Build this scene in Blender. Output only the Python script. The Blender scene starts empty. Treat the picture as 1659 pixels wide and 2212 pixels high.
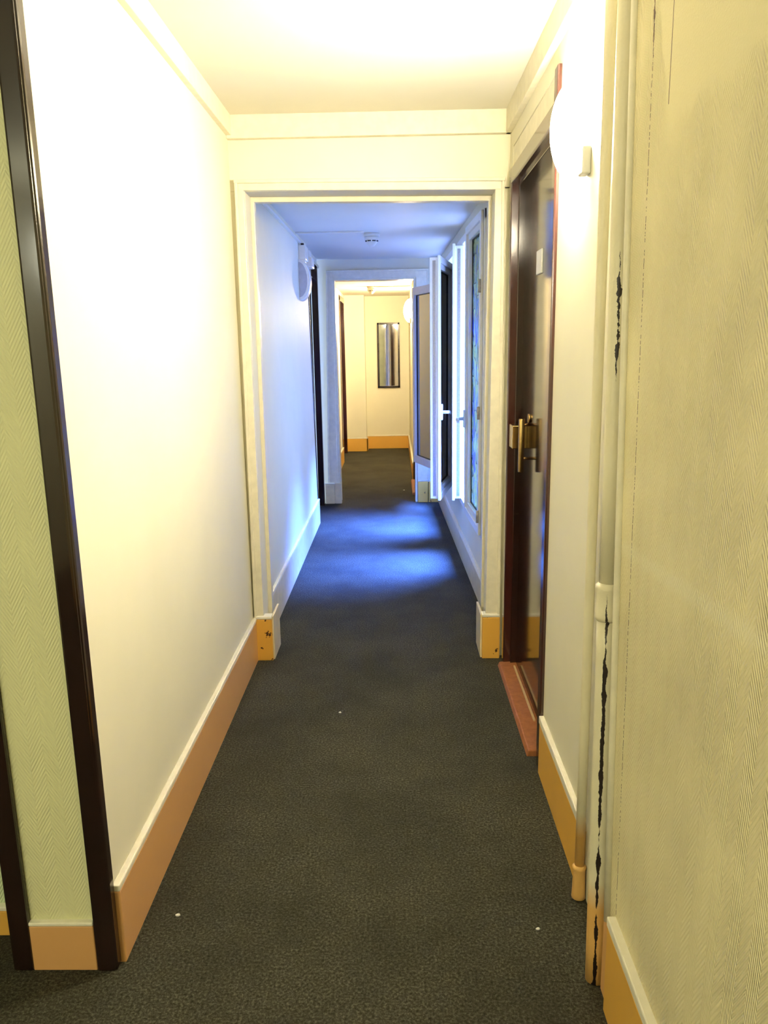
import bpy, bmesh, math, random
from mathutils import Vector, Matrix
random.seed(4)
S = bpy.context.scene
COL = S.collection

# ------------------------------------------------------------------ materials
def lin(c):
    return tuple((v/255/12.92 if v/255 <= .04045 else ((v/255+.055)/1.055)**2.4) for v in c) + (1,)

class NT:
    def __init__(s, name):
        s.m = bpy.data.materials.new(name); s.m.use_nodes = True
        s.t = s.m.node_tree; s.t.nodes.clear()
        s.out = s.n('ShaderNodeOutputMaterial')
    def n(s, k, **kw):
        nd = s.t.nodes.new(k)
        for a, v in kw.items(): setattr(nd, a, v)
        return nd
    def l(s, a, b): s.t.links.new(a, b)
    def setin(s, sock, v):
        if isinstance(v, bpy.types.NodeSocket): s.l(v, sock)
        else: sock.default_value = v
    def math(s, op, a, b=0.0, c=None, clamp=False):
        nd = s.n('ShaderNodeMath', operation=op, use_clamp=clamp)
        s.setin(nd.inputs[0], a); s.setin(nd.inputs[1], b)
        if c is not None: s.setin(nd.inputs[2], c)
        return nd.outputs[0]
    def pos(s):
        g = s.n('ShaderNodeNewGeometry'); x = s.n('ShaderNodeSeparateXYZ'); s.l(g.outputs['Position'], x.inputs[0])
        return g, x.outputs[0], x.outputs[1], x.outputs[2]
    def noise(s, scale, detail=3, rough=.55, vec=None, dist=0):
        nd = s.n('ShaderNodeTexNoise'); nd.inputs['Scale'].default_value = scale
        nd.inputs['Detail'].default_value = detail; nd.inputs['Roughness'].default_value = rough
        nd.inputs['Distortion'].default_value = dist
        if vec is None:
            g = s.n('ShaderNodeNewGeometry'); vec = g.outputs['Position']
        s.l(vec, nd.inputs['Vector'])
        return nd.outputs['Fac']
    def scaled(s, sx, sy, sz):
        g = s.n('ShaderNodeNewGeometry'); mp = s.n('ShaderNodeMapping')
        mp.inputs['Scale'].default_value = (sx, sy, sz); s.l(g.outputs['Position'], mp.inputs['Vector'])
        return mp.outputs[0]
    def ramp(s, fac, stops):
        r = s.n('ShaderNodeValToRGB'); s.l(fac, r.inputs[0])
        e = r.color_ramp.elements
        while len(e) < len(stops): e.new(.5)
        for q, (p, c) in zip(e, stops): q.position = p; q.color = c
        return r.outputs[0]
    def mix(s, f, a, b):
        nd = s.n('ShaderNodeMix', data_type='RGBA')
        s.setin(nd.inputs[0], f); s.setin(nd.inputs[6], a); s.setin(nd.inputs[7], b)
        return nd.outputs[2]
    def bsdf(s, col, rough=.5, spec=.5, metal=0, coat=0):
        b = s.n('ShaderNodeBsdfPrincipled')
        s.setin(b.inputs['Base Color'], col); s.setin(b.inputs['Roughness'], rough)
        b.inputs['Specular IOR Level'].default_value = spec; b.inputs['Metallic'].default_value = metal
        b.inputs['Coat Weight'].default_value = coat; b.inputs['Coat Roughness'].default_value = .08
        s.l(b.outputs[0], s.out.inputs[0]); return b
    def bump(s, b, h, strength=.3, dist=.002):
        nd = s.n('ShaderNodeBump'); nd.inputs['Strength'].default_value = strength; nd.inputs['Distance'].default_value = dist
        s.l(h, nd.inputs['Height']); s.l(nd.outputs[0], b.inputs['Normal'])

def simple(name, c, rough=.5, spec=.5, metal=0, coat=0, var=.06, nscale=30, bump=0.0, bdist=.001):
    t = NT(name); f = t.noise(nscale, 4)
    c2 = tuple(max(0, v*(1-var*2)) for v in c[:3])+(1,)
    b = t.bsdf(t.ramp(f, [(.35, c2), (.65, c)]), rough, spec, metal, coat)
    if bump: t.bump(b, t.noise(nscale*4, 3), bump, bdist)
    return t.m

WALLC = (.80, .765, .60, 1)
def wallpaper(name, col=WALLC, strength=.55, near=False):
    t = NT(name); g, x, y, z = t.pos()
    u = t.math('ADD', x, y)
    warp = t.noise(3, 2)
    tri = t.math('PINGPONG', t.math('ADD', u, t.math('MULTIPLY', warp, .01)), .032)
    ph = t.math('ADD', z, t.math('MULTIPLY', tri, 1.75))
    h = t.math('SINE', t.math('MULTIPLY', ph, 2*math.pi/.0125))
    amp = t.math('MULTIPLY_ADD', t.noise(5, 2), 1.5, -.2, clamp=True)
    h = t.math('MULTIPLY', h, amp)
    fine = t.noise(260, 3)
    c = t.mix(t.noise(1.6, 3), tuple(v*.94 for v in col[:3])+(1,), col)
    if near:
        # a band of smooth filler above the herringbone paper, with a ragged lower edge
        edge = t.math('MULTIPLY_ADD', t.noise(22, 3), .09, 1.77)
        edge = t.math('ADD', edge, t.math('MULTIPLY', t.math('MAXIMUM', t.math('SUBTRACT', y, 1.38), 0), 2.2))
        keep = t.math('MULTIPLY', t.math('SUBTRACT', edge, z), 40, clamp=True)
        h = t.math('MULTIPLY', h, keep)
        # dotted crack where the paper stops beside the pipes
        y0 = t.math('MULTIPLY_ADD', z, .028, 1.436)
        y0 = t.math('ADD', y0, t.math('MULTIPLY', t.noise(7, 3), .008))
        d = t.math('ABSOLUTE', t.math('SUBTRACT', y, y0))
        line = t.math('LESS_THAN', d, .0013)
        brk = t.math('GREATER_THAN', t.noise(170, 2, vec=t.scaled(.1, .1, 1)), .47)
        low = t.math('LESS_THAN', z, 1.93)
        line = t.math('MULTIPLY', line, t.math('MULTIPLY', brk, low))
        # torn strip of paper near the ceiling
        w = t.math('MULTIPLY_ADD', t.noise(45, 4), .022, -.0085)
        tear = t.math('MULTIPLY', t.math('LESS_THAN', d, w), t.math('GREATER_THAN', z, 1.93))
        # open seam of the filler strip
        d2 = t.math('ABSOLUTE', t.math('SUBTRACT', y, 1.397))
        s2 = t.math('MULTIPLY', t.math('LESS_THAN', d2, .0016), t.math('GREATER_THAN', z, 1.835))
        mk = t.math('MAXIMUM', t.math('MAXIMUM', line, tear), s2)
        c = t.mix(mk, c, (.10, .045, .02, 1))
        # lighter worn band rising towards the viewer
        bz = t.math('MULTIPLY_ADD', y, -.055, 1.125)
        bd = t.math('ABSOLUTE', t.math('SUBTRACT', z, bz))
        band = t.math('MULTIPLY', t.math('SUBTRACT', .022, bd), 60, clamp=True)
        c = t.mix(t.math('MULTIPLY', band, .45), c, (.95, .89, .63, 1))
    b = t.bsdf(c, .55, .3)
    hh = t.math('ADD', t.math('MULTIPLY', h, .8), t.math('MULTIPLY', fine, .5))
    t.bump(b, hh, strength, .0030)
    return t.m

M = {}
M['wall'] = simple('wall_paint', WALLC, .55, .15, var=.025, nscale=2.2, bump=.12, bdist=.001)
M['paper'] = wallpaper('herringbone_paper', strength=.30)
M['paper_near'] = wallpaper('herringbone_paper_worn', (.90, .81, .50, 1), strength=.9, near=True)
M['paper_green'] = wallpaper('herringbone_paper_green', (.76, .76, .46, 1), strength=.4)
M['paper_recess'] = wallpaper('herringbone_paper_recess', (.62, .74, .46, 1), strength=.6)
M['ceil'] = simple('ceiling_paint', (.82, .79, .68, 1), .6, .3, var=.02, nscale=2)
M['trimp'] = simple('cream_gloss_paint', (.82, .77, .60, 1), .32, .45, var=.05, nscale=25, bump=.1, bdist=.001)
M['cream'] = simple('cream_edge_paint', (.86, .82, .68, 1), .4, .4, var=.04, nscale=30)
M['plastic'] = simple('white_plastic', (.80, .80, .76, 1), .3, .5, var=.02)
M['pvc'] = simple('white_window_plastic', (.86, .86, .84, 1), .28, .5, var=.02)
M['pvc_grey'] = simple('metal_gear_strip', (.42, .42, .42, 1), .35, .5, metal=.6, var=.1, nscale=120)
M['seal'] = simple('black_rubber_seal', (.015, .015, .02, 1), .5)
M['darkwood'] = simple('dark_brown_gloss_wood', (.018, .008, .006, 1), .12, .5, coat=.35, var=.1, nscale=9, bump=.05)
M['redwood'] = simple('red_brown_gloss_wood', (.042, .011, .008, 1), .15, .6, coat=.5, var=.08, nscale=60, bump=.12)
M['black'] = simple('black_void', (.006, .005, .006, 1), .6, .2)
M['brass'] = simple('aged_brass', (.50, .33, .12, 1), .22, .5, metal=1, var=.12, nscale=60)
M['hinge'] = simple('painted_hinge', (.55, .5, .42, 1), .35, .5, metal=.3, var=.2, nscale=90)
M['sill'] = simple('worn_red_brown_threshold', (.34, .125, .042, 1), .6, .25, var=.12, nscale=45, bump=.3)
M['strip'] = simple('pale_brass_strip', (.75, .52, .24, 1), .35, .5)
M['scrap'] = simple('white_paper', (.85, .85, .8, 1), .7)
M['frame_dark'] = simple('dark_picture_frame', (.02, .012, .010, 1), .25, .5)
M['grey_panel'] = simple('grey_brown_panel', (.10, .085, .085, 1), .45, .4)
M['conduit'] = simple('beige_conduit', (.55, .46, .36, 1), .45, .4)
M['court'] = simple('pale_render', (.55, .55, .55, 1), .8, .2)
M['slot'] = simple('detector_slot', (.03, .03, .035, 1), .6)

def ochre(name, col, chips=0):
    t = NT(name)
    f = t.noise(6, 4)
    c = t.mix(f, tuple(v*.9 for v in col[:3])+(1,), col)
    scr = t.math('GREATER_THAN', t.noise(38, 5, .7, t.scaled(1, .25, 1)), .74)
    c = t.mix(t.math('MULTIPLY', scr, .5), c, (.85, .6, .35, 1))
    if chips:
        ch = t.math('GREATER_THAN', t.noise(30, 4, .6, t.scaled(1, 1, .7)), chips)
        c = t.mix(ch, c, (.06, .02, .008, 1))
    b = t.bsdf(c, .35, .45); t.bump(b, t.noise(60, 3), .12, .001)
    return t.m
M['ochre'] = ochre('ochre_skirting_paint', (.80, .45, .085, 1))
M['ochre_chip'] = ochre('chipped_ochre_paint', (.82, .45, .08, 1), .655)
M['tan'] = ochre('tan_skirting_paint', (.72, .40, .16, 1))
M['pale_skirt'] = simple('pale_skirting_paint', (.80, .68, .42, 1), .35, .45, var=.06, nscale=18)

def carpet():
    t = NT('dark_speckled_carpet')
    f1 = t.noise(150, 5, .75); f2 = t.noise(2.6, 5, .65); f3 = t.noise(420, 3, .6)
    c = t.ramp(f1, [(.30, (.007, .0065, .0045, 1)), (.50, (.050, .047, .033, 1)), (.70, (.150, .140, .098, 1))])
    c = t.mix(t.ramp(f2, [(.35, (0, 0, 0, 1)), (.62, (1, 1, 1, 1))]), t.mix(.45, c, (.016, .0155, .012, 1)), c)
    spk = t.math('GREATER_THAN', f3, .70)
    c = t.mix(t.math('MULTIPLY', spk, .5), c, (.13, .13, .14, 1))
    b = t.bsdf(c, .95, .1)
    t.bump(b, t.math('ADD', f1, f3), .7, .004)
    return t.m
M['carpet'] = carpet()

def pipe_mat(flake=True):
    t = NT('cream_pipe_paint_flaking' if flake else 'cream_pipe_paint'); g, x, y, z = t.pos()
    nx = t.n('ShaderNodeSeparateXYZ'); t.l(g.outputs['Normal'], nx.inputs[0])
    side = t.math('ADD', t.math('MULTIPLY', nx.outputs[0], .92), t.math('MULTIPLY', nx.outputs[1], -.39))
    wob = t.math('ADD', t.math('MULTIPLY', t.noise(34, 4, .6), .75), t.math('MULTIPLY', t.noise(190, 3, .7), .25))
    off = t.math('MULTIPLY_ADD', wob, .5, -.20)
    d = t.math('ABSOLUTE', t.math('SUBTRACT', side, off))
    wid = t.math('MULTIPLY_ADD', t.noise(14, 3, .6, t.scaled(.3, .3, 1)), .9, -.30)
    low = t.math('MULTIPLY', t.math('SUBTRACT', .93, z), 6, clamp=True)
    m1 = t.math('MULTIPLY', t.math('LESS_THAN', d, t.math('MULTIPLY', wid, low)), 1)
    hi = t.math('MULTIPLY', t.math('SUBTRACT', .13, t.math('ABSOLUTE', t.math('SUBTRACT', z, 1.50))), 12, clamp=True)
    d3 = t.math('ABSOLUTE', t.math('SUBTRACT', side, t.math('MULTIPLY_ADD', wob, .55, -.12)))
    m2 = t.math('LESS_THAN', d3, t.math('MULTIPLY', t.math('MULTIPLY_ADD', t.noise(60, 3), .9, -.28), hi))
    m = t.math('MULTIPLY', t.math('MAXIMUM', m1, m2), 1.0 if flake else 0.0)
    yel = t.math('MULTIPLY', t.math('SUBTRACT', .26, z), 14, clamp=True)
    base = t.mix(yel, t.mix(t.noise(12, 3), (.72, .66, .47, 1), (.82, .77, .58, 1)), (.74, .44, .14, 1))
    c = t.mix(m, base, (.02, .012, .01, 1))
    b = t.bsdf(c, .38, .45)
    t.bump(b, t.math('SUBTRACT', t.noise(150, 4), t.math('MULTIPLY', m, .8)), .45, .002)
    return t.m
M['pipe'] = pipe_mat()
M['pipe_plain'] = pipe_mat(False)

def film(name, cols, trans, refl=0):
    t = NT(name)
    v = t.scaled(1, 1, .55)
    w = t.noise(16, 3, .6, v, 1.8)
    vo = t.n('ShaderNodeTexVoronoi', feature='DISTANCE_TO_EDGE'); vo.inputs['Scale'].default_value = 15
    t.l(t.scaled(1, 1, .5), vo.inputs['Vector'])
    c = t.ramp(t.noise(9, 2, .5, v, 1.2), [(.36, cols[0]), (.47, cols[1]), (.56, cols[2]), (.66, cols[3])])
    wl = t.math('ABSOLUTE', t.math('SUBTRACT', w, .5))
    lines = t.math('MAXIMUM', t.math('LESS_THAN', wl, .012), t.math('LESS_THAN', vo.outputs['Distance'], .022))
    c = t.mix(lines, c, cols[4])
    tr = t.n('ShaderNodeBsdfTransparent'); t.l(c, tr.inputs[0])
    df = t.n('ShaderNodeBsdfTranslucent'); t.l(c, df.inputs[0])
    di = t.n('ShaderNodeBsdfDiffuse'); t.l(c, di.inputs[0])
    gl = t.n('ShaderNodeBsdfGlossy'); gl.inputs['Roughness'].default_value = .03
    m0 = t.n('ShaderNodeMixShader'); m0.inputs[0].default_value = .5; t.l(tr.outputs[0], m0.inputs[1]); t.l(df.outputs[0], m0.inputs[2])
    m1 = t.n('ShaderNodeMixShader'); m1.inputs[0].default_value = trans; t.l(di.outputs[0], m1.inputs[1]); t.l(m0.outputs[0], m1.inputs[2])
    fr = t.n('ShaderNodeFresnel'); fr.inputs[0].default_value = 1.45
    m2 = t.n('ShaderNodeMixShader'); t.l(t.math('MAXIMUM', fr.outputs[0], refl), m2.inputs[0]); t.l(m1.outputs[0], m2.inputs[1]); t.l(gl.outputs[0], m2.inputs[2])
    t.l(m2.outputs[0], t.out.inputs[0]); return t.m
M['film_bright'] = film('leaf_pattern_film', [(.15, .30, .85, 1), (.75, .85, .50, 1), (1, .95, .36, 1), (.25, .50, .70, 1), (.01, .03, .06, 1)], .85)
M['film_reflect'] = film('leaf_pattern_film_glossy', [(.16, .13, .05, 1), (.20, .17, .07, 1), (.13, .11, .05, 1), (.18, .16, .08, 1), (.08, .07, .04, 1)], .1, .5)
M['film_dark'] = film('leaf_pattern_film_shaded', [(.16, .13, .04, 1), (.22, .18, .06, 1), (.11, .09, .03, 1), (.18, .16, .08, 1), (.01, .01, .005, 1)], .12)  # same film without backlight, its darkness put into the colours

def glass(name):
    t = NT(name)
    tr = t.n('ShaderNodeBsdfTransparent'); tr.inputs[0].default_value = (.92, .95, .95, 1)
    gl = t.n('ShaderNodeBsdfGlossy'); gl.inputs['Roughness'].default_value = .02
    fr = t.n('ShaderNodeFresnel'); fr.inputs[0].default_value = 1.5
    m = t.n('ShaderNodeMixShader'); t.l(fr.outputs[0], m.inputs[0]); t.l(tr.outputs[0], m.inputs[1]); t.l(gl.outputs[0], m.inputs[2])
    t.l(m.outputs[0], t.out.inputs[0]); return t.m
M['glass'] = glass('clear_glass')
def mirror_mat():
    t = NT('mirror_glass'); f = t.noise(14, 3)
    b = t.bsdf(t.ramp(f, [(.3, (.70, .70, .72, 1)), (.6, (.78, .78, .80, 1))]), .03, .5, metal=1); return t.m
M['mirror'] = mirror_mat()
def lampglass(name, strength, col):
    t = NT(name); e = t.n('ShaderNodeEmission'); e.inputs[0].default_value = col; e.inputs[1].default_value = strength
    t.l(e.outputs[0], t.out.inputs[0]); return t.m
LAMPC = (1, .885, .64, 1)
M['lamp1'] = lampglass('lit_opal_glass', 330, LAMPC)
M['lamp2'] = lampglass('lit_opal_glass_far', 360, (1, .78, .46, 1))
M['opal'] = simple('unlit_opal_glass', (.82, .84, .86, 1), .25, .5)

# ------------------------------------------------------------------ mesh helpers
class MB:
    def __init__(s): s.v = []; s.f = []; s.sm = []
    def hexa(s, bot, top):            # four bottom corners, four top corners (same order, counter-clockwise seen from above)
        i = len(s.v); s.v += [tuple(p) for p in bot]+[tuple(p) for p in top]
        for f in ((3,2,1,0),(4,5,6,7),(0,1,5,4),(1,2,6,5),(2,3,7,6),(3,0,4,7)):
            s.f.append(tuple(i+k for k in f)); s.sm.append(False)
        return s
    def box(s, x0, x1, y0, y1, z0, z1):
        if x0 > x1: x0, x1 = x1, x0
        if y0 > y1: y0, y1 = y1, y0
        if z0 > z1: z0, z1 = z1, z0
        q = [(x0,y0),(x1,y0),(x1,y1),(x0,y1)]
        return s.hexa([(a,b,z0) for a,b in q], [(a,b,z1) for a,b in q])
    def col(s, bot, top, z0, z1):     # bot/top = (x0,x1,y0,y1): an upright that may lean or taper
        q = lambda r: [(r[0],r[2]),(r[1],r[2]),(r[1],r[3]),(r[0],r[3])]
        return s.hexa([(a,b,z0) for a,b in q(bot)], [(a,b,z1) for a,b in q(top)])
    def slab(s, p, q, thick, z0, z1, side=1, z0q=None, z1q=None):   # a board standing on the plan line p->q, thickness to one side
        d = Vector((q[0]-p[0], q[1]-p[1])); n = Vector((-d.y, d.x)).normalized()*thick*side
        P = [p, q, (q[0]+n.x, q[1]+n.y), (p[0]+n.x, p[1]+n.y)]
        if side < 0: P = [P[1], P[0], P[3], P[2]]
        return s.hexa([(a,b,z0) for a,b in P], [(a,b,z1) for a,b in P])
    def ring(s, rings, closed_ends=True, smooth=True):
        i = len(s.v); n = len(rings[0])
        for r in rings: s.v += [tuple(p) for p in r]
        for a in range(len(rings)-1):
            for k in range(n):
                s.f.append((i+a*n+k, i+a*n+(k+1)%n, i+(a+1)*n+(k+1)%n, i+(a+1)*n+k)); s.sm.append(smooth)
        if closed_ends:
            s.f.append(tuple(i+k for k in reversed(range(n)))); s.sm.append(False)
            s.f.append(tuple(i+(len(rings)-1)*n+k for k in range(n))); s.sm.append(False)
        return s
    def tube(s, pts, rad, n=20):      # pts along a path; rad number or list
        R = []
        for k, p in enumerate(pts):
            p = Vector(p); a = Vector(pts[max(k-1,0)]); b = Vector(pts[min(k+1,len(pts)-1)])
            d = (b-a).normalized(); up = Vector((0,0,1)) if abs(d.z) < .9 else Vector((0,1,0))
            e1 = d.cross(up).normalized(); e2 = d.cross(e1).normalized()
            r = rad[k] if isinstance(rad, (list,tuple)) else rad
            R.append([p + (e1*math.cos(2*math.pi*j/n) + e2*math.sin(2*math.pi*j/n))*r for j in range(n)])
        return s.ring(R)
    def lathe(s, c, prof, n=32):      # prof = (radius, z) upwards around the vertical through c
        R = [[(c[0]+r*math.cos(2*math.pi*j/n), c[1]+r*math.sin(2*math.pi*j/n), c[2]+z) for j in range(n)] for r, z in prof]
        return s.ring(R)
    def extrude_y(s, prof, y0, y1, smooth=False):   # profile of (x,z), ends closed
        return s.ring([[(x,y0,z) for x,z in prof], [(x,y1,z) for x,z in prof]], True, smooth)
    def build(s, name, mat, parent=None, origin=None, bevel=0, seg=2):
        xs = [v[0] for v in s.v]; ys = [v[1] for v in s.v]; zs = [v[2] for v in s.v]
        if origin is None:
            origin = tuple(parent.location) if parent is not None else ((min(xs)+max(xs))/2, (min(ys)+max(ys))/2, min(zs))
        if parent is not None and origin is None: origin = (0,0,0)
        wo = Vector(origin)
        me = bpy.data.meshes.new(name)
        me.from_pydata([tuple(Vector(v)-wo) for v in s.v], [], s.f)
        me.polygons.foreach_set('use_smooth', s.sm)
        bm = bmesh.new(); bm.from_mesh(me); bmesh.ops.recalc_face_normals(bm, faces=bm.faces); bm.to_mesh(me); bm.free()
        me.update(); me.materials.append(mat)
        o = bpy.data.objects.new(name, me); COL.objects.link(o)
        if parent is not None:
            o.parent = parent
            o.location = wo - WORLD[parent.name]
        else: o.location = wo
        WORLD[o.name] = wo
        if bevel:
            md = o.modifiers.new('bevel', 'BEVEL'); md.width = bevel; md.segments = seg; md.limit_method = 'ANGLE'; md.angle_limit = math.radians(40)
        return o
WORLD = {}
def tag(o, label, cat, group=None, kind=None):
    o['label'] = label; o['category'] = cat
    if group: o['group'] = group
    if kind: o['kind'] = kind
    return o
def thing(name, loc, label, cat, group=None, kind=None):
    o = bpy.data.objects.new(name, None); COL.objects.link(o); o.location = loc; o.empty_display_size = .05
    WORLD[o.name] = Vector(loc)
    return tag(o, label, cat, group, kind)
def part(mb, name, mat, parent, bevel=0, seg=2):
    return mb.build(name, mat, parent, tuple(WORLD[parent.name]), bevel, seg)
def struct(mb, name, mat, label, cat, bevel=0):
    return tag(mb.build(name, mat, None, None, bevel), label, cat, kind='structure')

# ------------------------------------------------------------------ setting: floor, ceilings, walls
ZC, ZM, ZF = 2.39, 2.215, 2.14
struct(MB().box(-2.4, .75, -2.4, 11.5, -.12, 0), 'floor', M['carpet'], 'dark speckled carpet running the length of the corridor', 'floor')
struct(MB().box(-2.4, .75, -2.4, 3.50, ZC, ZC+.1), 'ceiling', M['ceil'], 'cream ceiling over the near stretch of corridor', 'ceiling')
struct(MB().box(-.95, .75, 3.55, 7.25, ZM, ZM+.1), 'ceiling_middle', M['ceil'], 'ceiling over the daylit middle stretch between the doorways', 'ceiling')
struct(MB().box(-.95, .75, 7.25, 11.5, ZF, ZF+.1), 'ceiling_far', M['ceil'], 'low ceiling over the lamplit far end', 'ceiling')

struct(MB().box(-.83, -.69, 1.575, 3.45, 0, ZC), 'wall_left', M['wall'], 'plain cream left wall of the near corridor', 'wall')
struct(MB().box(-.890, -.728, 1.572, 1.69, 0, ZC), 'wall_end_face', M['paper_green'], 'narrow textured end face of the left wall between two dark strips', 'wall')
struct(MB().box(-2.4, -.90, 1.69, 1.80, 0, ZC), 'wall_recess', M['paper_recess'], 'textured greenish wall set back at the far left', 'wall')
struct(MB().box(-2.4, -2.3, -2.4, 1.75, 0, ZC), 'wall_lobby', M['wall'], 'side wall of the lobby left of the viewer', 'wall')
struct(MB().box(-2.4, .75, -2.4, -2.3, 0, ZC), 'wall_back', M['wall'], 'wall closing the corridor behind the viewer', 'wall')
nw = MB().col((.459,.62,-2.35,1.490), (.457,.62,-2.35,1.635), 0, ZC)
struct(nw, 'wall_near_right', M['paper_near'], 'near right wall in embossed herringbone paper with a dotted crack', 'wall')
wr = MB().box(.487, .62, 1.44, 2.432, 0, ZC).box(.487, .62, 2.432, 3.37, 2.235, ZC).box(.487, .62, 3.37, 3.46, 0, ZC)
struct(wr, 'wall_right', M['wall'], 'cream right wall around the brown door', 'wall')
struct(MB().box(.64, .72, 2.3, 3.5, 0, ZC), 'wall_behind_door', M['black'], 'dark room side behind the brown door', 'wall')

# first cross wall with the doorway
fw = MB().col((-.83,-.640,3.45,3.62), (-.83,-.628,3.45,3.62), 0, 2.10)
fw.col((.408,.62,3.45,3.62), (.428,.62,3.45,3.62), 0, 2.10)
fw.hexa([(-.83,3.45,2.10),(.62,3.45,2.085),(.62,3.62,2.085),(-.83,3.62,2.10)], [(-.83,3.45,ZC+.02),(.62,3.45,ZC+.02),(.62,3.62,ZC+.02),(-.83,3.62,ZC+.02)])
struct(fw, 'wall_front', M['wall'], 'cream cross wall around the first open doorway', 'wall', .004)
cs = MB()   # casing of the first doorway
cs.col((-.676,-.640,3.432,3.452), (-.662,-.630,3.432,3.452), 0, 2.135)
cs.col((-.684,-.668,3.424,3.45), (-.668,-.656,3.424,3.45), 0, 2.14)
cs.col((.402,.462,3.432,3.452), (.424,.456,3.432,3.452), 0, 2.12)
cs.col((.458,.472,3.424,3.45), (.450,.463,3.424,3.45), 0, 2.125)
cs.hexa([(-.655,3.4308,2.100),(.45,3.4308,2.083),(.45,3.451,2.083),(-.655,3.451,2.100)], [(-.655,3.4308,2.13),(.45,3.4308,2.118),(.45,3.451,2.118),(-.655,3.451,2.13)])
cs.hexa([(-.670,3.4228,2.128),(.465,3.4228,2.116),(.465,3.449,2.116),(-.670,3.449,2.128)], [(-.670,3.4228,2.143),(.465,3.4228,2.131),(.465,3.449,2.131),(-.670,3.449,2.143)])
# inner stop bead
cs.col((-.642,-.622,3.575,3.62), (-.631,-.613,3.575,3.62), 0, 2.09)
cs.col((.396,.412,3.575,3.62), (.414,.430,3.575,3.62), 0, 2.08)
cs.hexa([(-.63,3.574,2.078),(.43,3.574,2.064),(.43,3.619,2.064),(-.63,3.619,2.078)], [(-.63,3.574,2.10),(.43,3.575,2.086),(.43,3.62,2.086),(-.63,3.62,2.10)])
struct(cs, 'trim_1', M['trimp'], 'cream moulded casing around the first doorway', 'door casing', .003)

# middle stretch
struct(MB().col((-.83,-.67,3.62,6.33), (-.83,-.67,3.62,6.10), 0, ZM+.02), 'wall_middle_left', M['wall'], 'left wall of the daylit middle stretch', 'wall')
struct(MB().box(-.95, -.69, 6.05, 7.10, 2.15, ZM+.02), 'wall_over_door', M['wall'], 'wall strip above the black doorway in the middle stretch', 'wall')
XR = lambda y: .472 - .0252*(y-4.4)          # the old window wall runs slightly out of true
W1 = (4.21, 5.62); W2 = (5.84, 6.98); ZS, ZT = .37, 2.14
wm = MB()
def wseg(y0, y1, z0, z1):
    wm.hexa([(XR(y0),y0,z0),(.66,y0,z0),(.66,y1,z0),(XR(y1),y1,z0)], [(XR(y0),y0,z1),(.66,y0,z1),(.66,y1,z1),(XR(y1),y1,z1)])
wseg(3.60, 7.2, 0, ZS); wseg(3.60, 7.2, ZT, ZM+.02)
wseg(3.60, W1[0], ZS, ZT); wseg(W1[1], W2[0], ZS, ZT); wseg(W2[1], 7.2, ZS, ZT)
struct(wm, 'wall_middle_right', M['wall'], 'right wall of the middle stretch holding the two casement windows', 'wall')

# second cross wall
sw = MB()
sw.col((-.95,-.560,7.18,7.33), (-.95,-.556,7.18,7.33), 0, 2.05).col((.186,.66,7.18,7.33), (.182,.66,7.18,7.33), 0, 2.05).box(-.95, .66, 7.18, 7.33, 2.05, ZM+.02)
struct(sw, 'wall_far_front', M['wall'], 'cross wall around the second doorway', 'wall')
c2 = MB()
c2.col((-.655,-.565,7.156,7.182), (-.612,-.560,7.156,7.182), 0, 2.115)
c2.col((-.590,-.538,7.165,7.335), (-.575,-.543,7.165,7.335), 0, 2.06)
c2.col((-.662,-.645,7.150,7.18), (-.618,-.606,7.150,7.18), 0, 2.12)
c2.col((.190,.285,7.155,7.182), (.186,.285,7.155,7.182), 0, 2.105)
c2.col((.168,.20,7.165,7.335), (.166,.20,7.165,7.335), 0, 2.05)
c2.col((.284,.297,7.150,7.18), (.284,.297,7.150,7.18), 0, 2.11)
c2.box(-.56, .19, 7.155, 7.182, 2.05, 2.11).box(-.619, .298, 7.149, 7.18, 2.105, 2.121).box(-.56, .19, 7.164, 7.336, 2.035, 2.06)
struct(c2, 'trim_2', M['trimp'], 'pale moulded casing around the second doorway', 'door casing', .003)

# far end
struct(MB().box(-.86, -.70, 7.33, 9.86, 0, ZF+.02).box(-.86, -.70, 9.86, 10.74, 2.07, ZF+.02).box(-.86, -.70, 10.74, 11.2, 0, ZF+.02), 'wall_far_left', M['wall'], 'left wall of the lamplit far end', 'wall')
struct(MB().box(-.74, -.43, 10.87, 11.2, 0, ZF+.02), 'wall_far_pier', M['wall'], 'shallow pier in the left corner of the far end', 'wall')
struct(MB().box(-.8, .4, 11.15, 11.3, 0, ZF+.02), 'wall_far_end', M['wall'], 'end wall carrying the mirror', 'wall')
struct(MB().box(.185, .4, 7.33, 7.50, 0, ZF+.02).box(.185, .4, 8.36, 11.2, 0, ZF+.02).box(.185, .4, 7.50, 8.36, 2.02, ZF+.02), 'wall_far_right', M['wall'], 'right wall of the lamplit far end', 'wall')
# courtyard seen only as brightness through the windows
struct(MB().box(3.0, 3.1, 1.5, 9.5, -3, 2.6), 'wall_courtyard', M['court'], 'pale courtyard wall outside the windows', 'wall')

# cornice boards of the near ceiling
struct(MB().box(-.70, -.668, 1.60, 3.45, 2.312, ZC+.01), 'trim_3', M['trimp'], 'flat cornice board along the left wall', 'cornice', .003)
struct(MB().box(-.69, .487, 3.42, 3.455, 2.300, ZC+.01), 'trim_4', M['trimp'], 'flat cornice board above the first doorway', 'cornice', .003)
struct(MB().box(.464, .49, 1.50, 3.45, 2.300, ZC+.01), 'trim_5', M['trimp'], 'flat cornice board along the right wall', 'cornice', .003)
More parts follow.
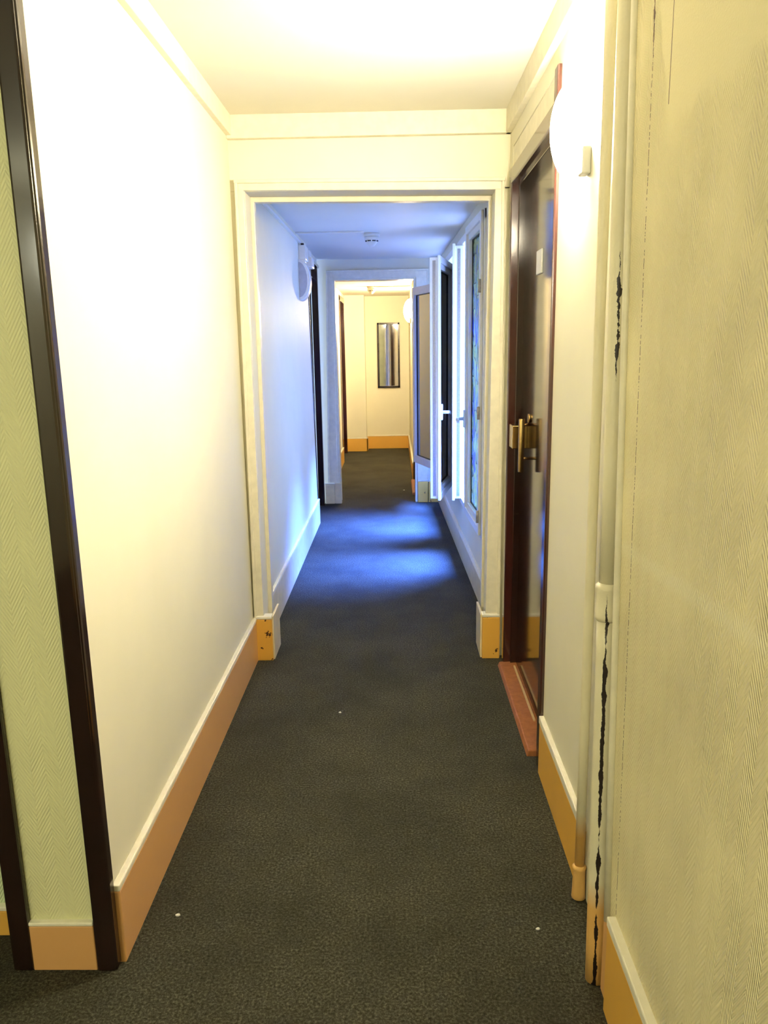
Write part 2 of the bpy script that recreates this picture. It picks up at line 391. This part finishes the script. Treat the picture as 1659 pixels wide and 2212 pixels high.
# dark corner strips at the left
struct(MB().box(-.732, -.688, 1.555, 1.60, 0, ZC).box(-.7, -.684, 1.558, 1.59, 0, ZC), 'trim_6', M['darkwood'], 'dark brown corner strip at the end of the left wall', 'corner strip', .006)
struct(MB().box(-.935, -.886, 1.557, 1.70, 0, ZC), 'trim_7', M['darkwood'], 'dark brown strip at the far left edge beside the recess', 'corner strip', .006)

# skirting boards: coloured face with a cream top edge
def skirt(name, mb, top, face_mat, label):
    o = struct(mb, name, face_mat, label, 'skirting board', .003)
    if top: part(top, 'top_edge', M['cream'], o, .003)
    return o
skirt('baseboard_left', MB().box(-.69, -.672, 1.585, 3.45, 0, .195), MB().box(-.69, -.671, 1.585, 3.45, .195, .212), M['tan'], 'long tan skirting board along the left wall')
skirt('baseboard_end_face', MB().box(-.887, -.733, 1.560, 1.575, 0, .122), MB().box(-.887, -.733, 1.559, 1.575, .122, .132), M['tan'], 'short ochre skirting between the two dark strips')
skirt('baseboard_recess', MB().box(-2.3, -.935, 1.672, 1.69, 0, .072), MB().box(-2.3, -.935, 1.671, 1.69, .072, .084), M['ochre'], 'low ochre skirting at the far left recess')
skirt('baseboard_right', MB().box(.472, .49, 1.822, 2.42, 0, .185), MB().box(.471, .49, 1.822, 2.425, .185, .212), M['ochre'], 'ochre skirting between the brown door and the pipes')
skirt('baseboard_near_right', MB().box(.441, .462, -2.3, 1.448, 0, .215), MB().box(.440, .462, -2.3, 1.450, .215, .238), M['ochre'], 'ochre skirting under the embossed paper')
skirt('baseboard_pipe_corner', MB().box(.450, .475, 1.44, 1.506, 0, .19), None, M['tan'], 'chipped tan skirting stub behind the pipes')
skirt('baseboard_middle_left', MB().box(-.672, -.655, 3.62, 6.325, 0, .195), MB().box(-.672, -.654, 3.62, 6.325, .195, .212), M['pale_skirt'], 'pale skirting on the left of the middle stretch')
mr = MB(); mt = MB()
mr.hexa([(XR(3.62)-.02,3.62,0),(XR(3.62)+.02,3.62,0),(XR(7.17)+.02,7.17,0),(XR(7.17)-.02,7.17,0)], [(XR(3.62)-.02,3.62,.15),(XR(3.62)+.02,3.62,.15),(XR(7.17)+.02,7.17,.16),(XR(7.17)-.02,7.17,.16)])
mt.hexa([(XR(3.62)-.021,3.62,.15),(XR(3.62)+.02,3.62,.15),(XR(7.17)+.02,7.17,.16),(XR(7.17)-.021,7.17,.16)], [(XR(3.62)-.012,3.62,.168),(XR(3.62)+.02,3.62,.168),(XR(7.17)+.02,7.17,.178),(XR(7.17)-.012,7.17,.178)])
skirt('baseboard_middle_right', mr, mt, M['pale_skirt'], 'pale skirting under the two windows')
skirt('baseboard_far_end', MB().box(-.43, .17, 11.13, 11.15, 0, .18), MB().box(-.43, .17, 11.128, 11.15, .18, .195), M['ochre'], 'bright ochre skirting under the mirror')
skirt('baseboard_far_pier', MB().box(-.70, -.412, 10.85, 10.87, 0, .18).box(-.43, -.412, 10.85, 11.13, 0, .18), MB().box(-.70, -.411, 10.849, 10.87, .18, .195), M['ochre'], 'bright ochre skirting around the corner pier')
skirt('baseboard_far_right', MB().box(.165, .185, 8.40, 11.13, 0, .18), MB().box(.163, .185, 8.40, 11.13, .18, .195), M['ochre'], 'ochre skirting on the right of the far end')
skirt('baseboard_far_left', MB().box(-.70, -.68, 7.34, 9.82, 0, .18), MB().box(-.70, -.679, 7.34, 9.82, .18, .195), M['ochre'], 'ochre skirting on the left of the far end')

# painted plinth blocks of the doorways
def plinth(name, rect, h, mat, label, side=None):
    o = struct(MB().box(*rect, 0, h), name, mat, label, 'plinth block', .004)
    x0, x1, y0, y1 = rect
    part(MB().box(x0, x1, y0, y1, h, h+.014), 'top_edge', M['cream'], o, .004)
    if side:
        part(MB().box(*side, 0, h+.01), 'inner_face', M['pale_skirt'], o, .003)
    return o
plinth('trim_8', (-.676,-.600,3.415,3.47), .205, M['ochre_chip'], 'ochre plinth block left of the first doorway', (-.605,-.594,3.43,3.62))
plinth('trim_9', (.388,.470,3.415,3.47), .205, M['ochre_chip'], 'chipped ochre plinth block right of the first doorway', (.380,.392,3.43,3.62))
plinth('trim_10', (-.684,-.594,7.140,7.16), .185, M['pale_skirt'], 'pale plinth block left of the second doorway', (-.592,-.530,7.145,7.18))
plinth('trim_11', (.192,.40,7.150,7.17), .20, M['ochre_chip'], 'cracked ochre plinth right of the second doorway')

# ------------------------------------------------------------------ the brown door
d1 = thing('door_1', (.53,2.9,0), 'glossy dark brown door in the right wall with brass pull bar', 'door', kind='structure')
XD = .532
fr = MB().box(.474, .56, 2.428, 2.475, 0, 2.235).box(.474, .56, 3.322, 3.372, 0, 2.145)
part(fr, 'jamb', M['redwood'], d1, .005)
part(MB().box(.474, .56, 2.47, 3.33, 2.085, 2.145), 'head_frame', M['redwood'], d1, .005)
part(MB().box(.490, .55, 2.47, 3.372, 2.145, 2.236), 'overdoor_panel', M['trimp'], d1, .003)
st = MB().box(.505, .56, 2.470, 2.484, 0, 2.09).box(.505, .56, 3.308, 3.325, 0, 2.09).box(.505, .56, 2.47, 3.33, 2.072, 2.09)
part(st, 'door_stop', M['darkwood'], d1, .003)
leaf = part(MB().box(XD, .575, 2.478, 3.315, .012, 2.078), 'door_leaf', M['darkwood'], d1, .003)
lk = part(MB().box(.472, XD+.002, 3.150, 3.235, 1.030, 1.125), 'lock_box', M['brass'], d1, .003)
part(MB().box(.4715, .474, 3.158, 3.162, 1.036, 1.120), 'bright_edge', M['cream'], lk)  # cream strip for the bright sliver on the lock box's room side
hb = MB().tube([(.497,3.075,.945),(.497,3.075,.949),(.497,3.075,1.156),(.497,3.075,1.16)], [.0105,.0120,.0120,.0105], 20)
bar = part(hb, 'pull_bar', M['brass'], d1)
part(MB().tube([(.497,3.075,1.135),(XD+.003,3.085,1.135)], .006, 14).tube([(.497,3.075,1.0),(XD+.003,3.085,1.0)], .006, 14), 'standoff', M['brass'], bar)
part(MB().tube([(XD-.008,3.09,1.16),(XD+.002,3.09,1.16)], .018, 20), 'keyhole_rose', M['brass'], d1)
part(MB().box(XD-.006, XD+.001, 2.90, 3.00, 1.70, 1.785), 'number_plate', M['plastic'], d1, .002)
part(MB().tube([(XD-.006,2.486,1.78),(XD-.006,2.486,1.88)], .008, 12).tube([(XD-.006,2.486,.28),(XD-.006,2.486,.38)], .008, 12), 'hinge', M['hinge'], d1)
# threshold
th = thing('door_threshold', (.478,2.93,0), 'worn red-brown wooden threshold on the carpet at the brown door', 'threshold')
part(MB().hexa([(.450,2.525,0),(.535,2.525,0),(.535,3.335,0),(.450,3.335,0)], [(.458,2.53,.022),(.535,2.53,.026),(.535,3.33,.026),(.458,3.33,.022)]), 'board', M['sill'], th, .004)
part(MB().box(.512, .520, 2.74, 3.26, .026, .033), 'brass_strip', M['strip'], th, .001)

# ------------------------------------------------------------------ black doorway in the middle stretch, left
d2 = thing('door_2', (-.70,6.72,0), 'black doorway on the left of the middle stretch', 'door', kind='structure')
part(MB().col((-.74,-.664,6.325,6.365), (-.74,-.664,6.105,6.145), 0, 2.15).box(-.74, -.685, 7.06, 7.115, 0, 2.15).box(-.74, -.672, 6.12, 7.11, 2.135, 2.16), 'door_frame', M['darkwood'], d2, .003)
part(MB().box(-.76, -.742, 6.13, 7.07, 2.06, 2.14), 'overdoor_panel', M['grey_panel'], d2, .002)
part(MB().box(-.745, -.730, 6.14, 7.07, 2.052, 2.062), 'panel_bead', M['hinge'], d2)
lf = part(MB().box(-.80, -.745, 6.15, 7.065, .01, 2.055), 'door_leaf', M['black'], d2, .003)
part(MB().tube([(-.745,6.46,1.0),(-.715,6.46,1.0)], .01, 12).tube([(-.715,6.44,1.0),(-.715,6.57,1.0)], .009, 12), 'door_handle', M['brass'], lf)

# far end doors
d3 = thing('door_3', (-.72,10.3,0), 'dark brown door on the left of the far end beside the pier', 'door', kind='structure')
part(MB().box(-.76, -.690, 9.84, 9.93, 0, 2.07).box(-.76, -.692, 10.68, 10.745, 0, 2.07).box(-.76, -.690, 9.84, 10.74, 2.02, 2.085), 'door_frame', M['redwood'], d3, .004)
part(MB().box(-.80, -.728, 9.93, 10.68, .01, 2.02), 'door_leaf', M['darkwood'], d3, .003)
d4 = thing('door_4', (.205,7.93,0), 'dark brown door on the right just past the second doorway', 'door', kind='structure')
part(MB().box(.176, .25, 7.49, 7.545, 0, 2.03).box(.176, .25, 8.31, 8.37, 0, 2.03).box(.176, .25, 7.49, 8.37, 1.975, 2.035), 'door_frame', M['redwood'], d4, .004)
lf = part(MB().box(.215, .27, 7.54, 8.315, .01, 1.98), 'door_leaf', M['darkwood'], d4, .003)
part(MB().box(.200, .217, 8.20, 8.25, .96, 1.07), 'lock_plate', M['brass'], lf, .002)
th = MB().hexa([(.145,7.53,0),(.22,7.53,0),(.22,8.33,0),(.145,8.33,0)], [(.152,7.54,.022),(.22,7.54,.026),(.22,8.32,.026),(.152,8.32,.022)])
tag(th.build('door_threshold', M['sill'], bevel=.004), 'small orange-brown wooden threshold just beyond the second doorway', 'threshold')

# ------------------------------------------------------------------ casement windows
def casement(parent, hinge, free, z0, z1, pane_mat, handle=None, name='casement_leaf', inner=1, gear=False):
    """leaf from hinge to free end in plan; inner=+1/-1 tells on which side of hinge->free the room face lies"""
    h = Vector(hinge); f = Vector(free); d = (f-h); L = d.length; d.normalize(); n = Vector((-d.y, d.x))*inner
    T, SW, RW = .058, .050, .066
    def board(mb, a, b, za, zb, o0, o1):
        p, q = h+d*a, h+d*b
        P = [p+n*o0, q+n*o0, q+n*o1, p+n*o1]
        mb.hexa([(v.x,v.y,za) for v in P], [(v.x,v.y,zb) for v in P])
    m = MB()
    board(m, 0, SW, z0, z1, -T, 0); board(m, L-SW, L, z0, z1, -T, 0)
    board(m, SW, L-SW, z0, z0+RW, -T, 0); board(m, SW, L-SW, z1-RW, z1, -T, 0)
    # overlap flange on the room side
    board(m, -.016, SW*.55, z0-.012, z1+.012, -.001, .014); board(m, L-SW*.55, L+.012, z0-.012, z1+.012, -.004, .014)
    board(m, SW*.5, L-SW*.5, z0-.012, z0+RW*.5, -.004, .014); board(m, SW*.5, L-SW*.5, z1-RW*.5, z1+.012, -.004, .014)
    lf = part(m, name, M['pvc'], parent, .003)
    g = MB(); board(g, SW-.004, L-SW+.004, z0+RW-.004, z1-RW+.004, -.034, -.026)
    part(g, 'pane', pane_mat, lf)
    b = MB()
    for (a0, a1, za, zb) in ((SW, SW+.006, z0+RW, z1-RW), (L-SW-.006, L-SW, z0+RW, z1-RW), (SW, L-SW, z0+RW, z0+RW+.006), (SW, L-SW, z1-RW-.006, z1-RW)):
        board(b, a0, a1, za, zb, -.040, -.020)
    part(b, 'seal', M['seal'], lf)
    if gear:
        s = MB(); board(s, L-.002, L+.002, z0+.02, z1-.02, -.038, -.018)
        part(s, 'lock_gear', M['pvc_grey'], lf)
    if handle:
        zc, ln = handle
        k = MB(); board(k, L-SW*.5-.014, L-SW*.5+.014, zc-.055, zc+.055, .014, .026)
        hd = part(k, 'handle', M['plastic'], lf, .005)
        c = h+d*(L-SW*.5)
        p0 = c+n*.026; p1 = c+n*.062; p2 = c+n*.066-d*.03; p3 = c+n*.066-d*ln
        part(MB().tube([(p0.x,p0.y,zc), (p1.x,p1.y,zc), (p2.x,p2.y,zc), (p3.x,p3.y,zc-.012)], [.011,.011,.0105,.0085], 14), 'lever', M['plastic'], hd)
    return lf

def wframe(parent, y0, y1, z0, z1, mull=None):
    m = MB()
    def fr(ya, yb, za, zb, t=.03):
        m.hexa([(XR(ya)-t+.02,ya,za),(XR(ya)+.07,ya,za),(XR(yb)+.07,yb,za),(XR(yb)-t+.02,yb,za)], [(XR(ya)-t+.02,ya,zb),(XR(ya)+.07,ya,zb),(XR(yb)+.07,yb,zb),(XR(yb)-t+.02,yb,zb)])
    fr(y0, y0+.045, z0, z1); fr(y1-.045, y1, z0, z1); fr(y0, y1, z0, z0+.04); fr(y0, y1, z1-.05, z1)
    if mull: fr(mull-.025, mull+.025, z0+.04, z1-.05)
    part(m, 'window_frame', M['pvc'], parent, .003)
w1 = thing('window_1', (.47,5.0,ZS), 'nearer casement window with leaf-patterned film on its ajar leaf', 'window', kind='structure')
wframe(w1, W1[0], W1[1], ZS, ZT)
A0 = (XR(4.257)-.0115, 4.257)
casement(w1, A0, (.440, 4.86), .405, 2.125, M['film_bright'], (1.00, .06), inner=1)
casement(w1, (XR(5.57)-.014, 5.57), (.392, 5.27), .405, 2.085, M['glass'], inner=-1, gear=True)
hm = MB()
for z in (.47, 1.05, 1.72): hm.tube([(A0[0]-.018,4.236,z),(A0[0]-.018,4.236,z+.07)], .008, 12)
part(hm, 'hinge', M['hinge'], w1)
w2 = thing('window_2', (.44,6.4,ZS), 'farther casement window with both leaves swung wide open', 'window', kind='structure')
wframe(w2, W2[0], W2[1], ZS, ZT, 6.47)
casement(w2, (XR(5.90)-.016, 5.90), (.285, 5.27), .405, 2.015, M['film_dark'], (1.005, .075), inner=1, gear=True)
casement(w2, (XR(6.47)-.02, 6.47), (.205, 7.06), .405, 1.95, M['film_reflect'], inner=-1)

# ------------------------------------------------------------------ pipes beside the embossed wall
pm = thing('heating_pipe', (.445,1.532,0), 'thick cream riser pipe with flaking paint and a collar joint', 'pipe')
def PX(z): t = min(z/1.6, 1); return (.445+.010*t, 1.532+.102*t+.04*max(0, z-1.6))
pts = [(*PX(z), z) for z in [0+.002, .2, .5, .80]]; 
part(MB().tube([(*PX(z), z) for z in [.001,.1,.2,.35,.5,.65,.80,.862]], .0225, 28), 'lower_pipe', M['pipe'], pm)
part(MB().tube([(*PX(z), z) for z in [.862,.868,.874,.884,.920,.932,.940,.946]], [.0225,.0275,.0285,.0265,.0255,.0275,.0280,.0215], 28), 'collar', M['pipe'], pm)
part(MB().tube([(*PX(z), z) for z in [.946,1.2,1.5,1.8,2.1,2.388]], .0205, 28), 'upper_pipe', M['pipe'], pm)
def PT(z): t = z/2.39; return (.468-.002*t, 1.80+.03*t)
pt = thing('thin_pipe', (.468,1.80,0), 'thin pipe left of the thick riser with a yellow socket at its foot', 'pipe')
part(MB().tube([(*PT(z), z) for z in [.09,.5,1.0,1.5,2.0,2.388]], .0125, 18), 'tube', M['pipe_plain'], pt)
part(MB().tube([(*PT(z), z) for z in [.001,.006,.02,.075,.09,.096,.102]], [.012,.0185,.0175,.0160,.0165,.0190,.0125], 18), 'socket', M['pipe_plain'], pt)
def PR(z): t = z/2.39; return (.4555, 1.482+.147*t)
tag(MB().tube([(*PR(z), z) for z in [.19,.6,1.2,1.8,2.388]], .0085, 14).build('wall_cable', M['trimp']), 'painted-over cable right of the thick riser pipe', 'cable')

# ------------------------------------------------------------------ wall lamps: half-moon profile
def halfmoon(xw, s, zc, H, D, k=24, grow=0):
    P = []
    for j in range(k+1):
        a = -math.pi/2+math.pi*j/k
        P.append((xw+s*(D+grow)*math.cos(a), zc+(H/2+grow)*math.sin(a)))
    P.append((xw, zc+(H/2+grow))); P[0] = (xw, zc-(H/2+grow))
    return P
def sconce(name, loc, s, yw, H, D, glassmat, capmat, label, group):
    x, y, z = loc
    t = thing(name, (x, y, z), label, 'wall lamp', group)
    part(MB().box(x, x+s*.012, y-yw*.42, y+yw*.42, z-H*.42, z+H*.42), 'back_plate', M['plastic'], t, .003)
    part(MB().extrude_y(halfmoon(x+s*.001, s, z, H, D), y-yw/2, y+yw/2, True), 'diffuser', glassmat, t)
    if s < 0:
        part(MB().box(x, x+s*.022, y-.135, y-.086, z-.150, z-.085), 'slotted_bracket', M['plastic'], t, .004)
    for q in (-1, 1):
        yy = y+q*yw/2
        part(MB().extrude_y(halfmoon(x+s*.001, s, z, H*.86, D*.80), yy-.003*(q<0), yy+.003*(q>0)), 'end_cap', capmat, t)
    return t
sconce('wall_lamp', (.487,2.175,2.01), -1, .16, .25, .062, M['lamp1'], M['lamp1'], 'brightly lit wall lamp above the pipes next to the brown door', None)
sconce('wall_lamp', (.185,9.45,1.86), -1, .17, .27, .085, M['lamp2'], M['lamp2'], 'lit wall lamp at the far end near the mirror', None)
M['cap'] = simple('grey_end_cap', (.42, .45, .55, 1), .4, .4)
sconce('wall_lamp', (-.67,5.66,1.915), 1, .16, .275, .072, M['opal'], M['cap'], 'unlit half-moon wall lamp on the left wall of the middle stretch', None)
em = thing('junction_box', (-.67,5.70,2.05), 'white junction box above the unlit wall lamp', 'box')
part(MB().box(-.671, -.622, 5.62, 5.80, 2.055, 2.150), 'box_body', M['plastic'], em, .004)
part(MB().box(-.671, -.628, 5.63, 5.72, 2.035, 2.056), 'lower_neck', M['plastic'], em, .003)
part(MB().box(-.671, -.598, 5.82, 5.97, 2.02, 2.09).box(-.671,-.612,5.82,5.93,2.09,2.14), 'side_unit', M['plastic'], em, .006)
part(MB().box(-.655, -.635, 5.635, 5.66, 2.150, 2.165), 'cable_entry', M['slot'], em)
tag(MB().box(-.671, -.655, 3.64, 5.66, 2.166, 2.180).build('cable_trunking', M['plastic'], bevel=.002), 'thin white cable trunking along the top of the left middle wall', 'trunking')
# ------------------------------------------------------------------ smoke detectors and conduits
def detector(x, y, zc, label, mat, r=.055):
    t = thing('smoke_detector', (x, y, zc), label, 'smoke detector')
    part(MB().lathe((x,y,zc), [(r*.85,-.022),(r*1.0,-.018),(r*1.0,-.002),(r*.97,.0)]), 'base', mat, t)
    part(MB().lathe((x,y,zc), [(r*.12,-.088),(r*.30,-.085),(r*.58,-.068),(r*.90,-.042),(r*.90,-.021)]), 'dome', mat, t)
    for k in range(8):
        a0 = 2*math.pi*k/8+.1; a1 = a0+2*math.pi/8-.2
        rr = r*.80; m = MB(); R = []
        for j in range(6):
            a = a0+(a1-a0)*j/5
            R.append([(x+q*math.cos(a), y+q*math.sin(a), zc+z) for q, z in ((rr*.85,-.0565),(rr*1.0,-.0545),(rr*1.06,-.048),(rr*.9,-.048))])
        m.ring(R, True, False); part(m, 'vent_slot', M['slot'], t)
    return t
detector(-.157, 5.60, ZM, 'white smoke detector on the bluish middle ceiling', M['plastic'])
detector(-.275, 9.35, ZF, 'beige smoke detector on the warm far ceiling', M['conduit'])
tag(MB().box(-.672, -.205, 5.47, 5.487, ZM-.012, ZM).build('cable_conduit', M['plastic'], bevel=.002), 'white conduit across the middle ceiling to the smoke detector', 'conduit')
tag(MB().box(-.225, .183, 9.30, 9.325, ZF-.016, ZF).build('cable_conduit', M['conduit'], bevel=.002), 'brown conduit across the far ceiling to the smoke detector', 'conduit')

# ------------------------------------------------------------------ mirror
mi = thing('wall_mirror', (-.105,11.14,.87), 'tall narrow mirror in a thin black frame on the end wall', 'mirror')
mx0, mx1, mz0, mz1, fw_ = -.262, .055, .873, 1.776, .026
part(MB().box(mx0, mx0+fw_, 11.122, 11.15, mz0, mz1).box(mx1-fw_, mx1, 11.122, 11.15, mz0, mz1).box(mx0, mx1, 11.122, 11.15, mz0, mz0+fw_).box(mx0, mx1, 11.122, 11.15, mz1-fw_, mz1), 'mirror_frame', M['frame_dark'], mi, .003)
part(MB().hexa([(mx0+.02,11.128,mz0+.02),(mx1-.02,11.1385,mz0+.02),(mx1-.02,11.148,mz0+.02),(mx0+.02,11.148,mz0+.02)], [(mx0+.02,11.128,mz1-.02),(mx1-.02,11.1385,mz1-.02),(mx1-.02,11.148,mz1-.02),(mx0+.02,11.148,mz1-.02)]), 'mirror_glass', M['mirror'], mi)

# ------------------------------------------------------------------ litter on the carpet
def scrap(x, y, s, label):
    m = MB(); n = 6
    R = []
    for z, k in ((.001, 1), (.004, .9), (.006, .3)):
        R.append([(x+s*k*math.cos(2*math.pi*j/n)*(1+.4*math.sin(j*2.3)), y+s*k*.7*math.sin(2*math.pi*j/n), z) for j in range(n)])
    m.ring(R, True, False)
    tag(m.build('paper_scrap', M['scrap']), label, 'litter')
scrap(-.59, 1.741, .006, 'tiny white scrap on the carpet beside the tan left skirting')
scrap(.341, 1.688, .005, 'tiny white scrap on the carpet in front of the pipes')
scrap(-.245, 2.876, .005, 'tiny white scrap in the middle of the near carpet')
scrap(.066, 7.79, .008, 'white speck on the carpet just past the second doorway')

# ------------------------------------------------------------------ light
w = bpy.data.worlds.new('sky'); S.world = w; w.use_nodes = True
nt = w.node_tree; bg = nt.nodes['Background']
bg.inputs[0].default_value = (.46, .63, 1, 1); bg.inputs[1].default_value = 6.5
def light(name, kind, loc, energy, col, **kw):
    d = bpy.data.lights.new(name, kind); d.energy = energy; d.color = col
    for a, v in kw.items(): setattr(d, a, v)
    o = bpy.data.objects.new(name, d); COL.objects.link(o); o.location = loc; return o
sun = light('sky_light', 'SUN', (3, 5.7, 6), 640, (.055, .165, 1), angle=math.radians(50))
dirv = Vector((-math.cos(math.radians(72)), -.03, -math.sin(math.radians(72))))
sun.rotation_euler = dirv.to_track_quat('-Z', 'Y').to_euler()
light('unseen_lobby_lamp', 'POINT', (-1.7, -1.2, 1.95), 60, (1, 1, .78), shadow_soft_size=.12)  # unseen light behind the viewer, no fitting, lights the surfaces facing the camera

# ------------------------------------------------------------------ camera
cam = bpy.data.cameras.new('camera'); cam.sensor_fit = 'VERTICAL'; cam.sensor_height = 24; cam.lens = 1662/2212*24
cam.clip_start = .02
co = bpy.data.objects.new('camera', cam); COL.objects.link(co)
f, W_, H_, VP, roll = 1662., 1659, 2212, (855., 748.), .013
dy = Vector((VP[0]-W_/2, -(VP[1]-H_/2), -f)).normalized()
u = Vector((-roll, 1, 0)); dz = (u - dy*u.dot(dy)).normalized(); dx = dy.cross(dz)
co.matrix_world = Matrix.Translation((0, 0, 1.45)) @ Matrix((dx, dy, dz)).to_4x4()
S.camera = co
S.view_settings.view_transform = 'Standard'; S.view_settings.look = 'None'
S.view_settings.gamma = 1; S.view_settings.use_curve_mapping = False; S.view_settings.exposure = 0
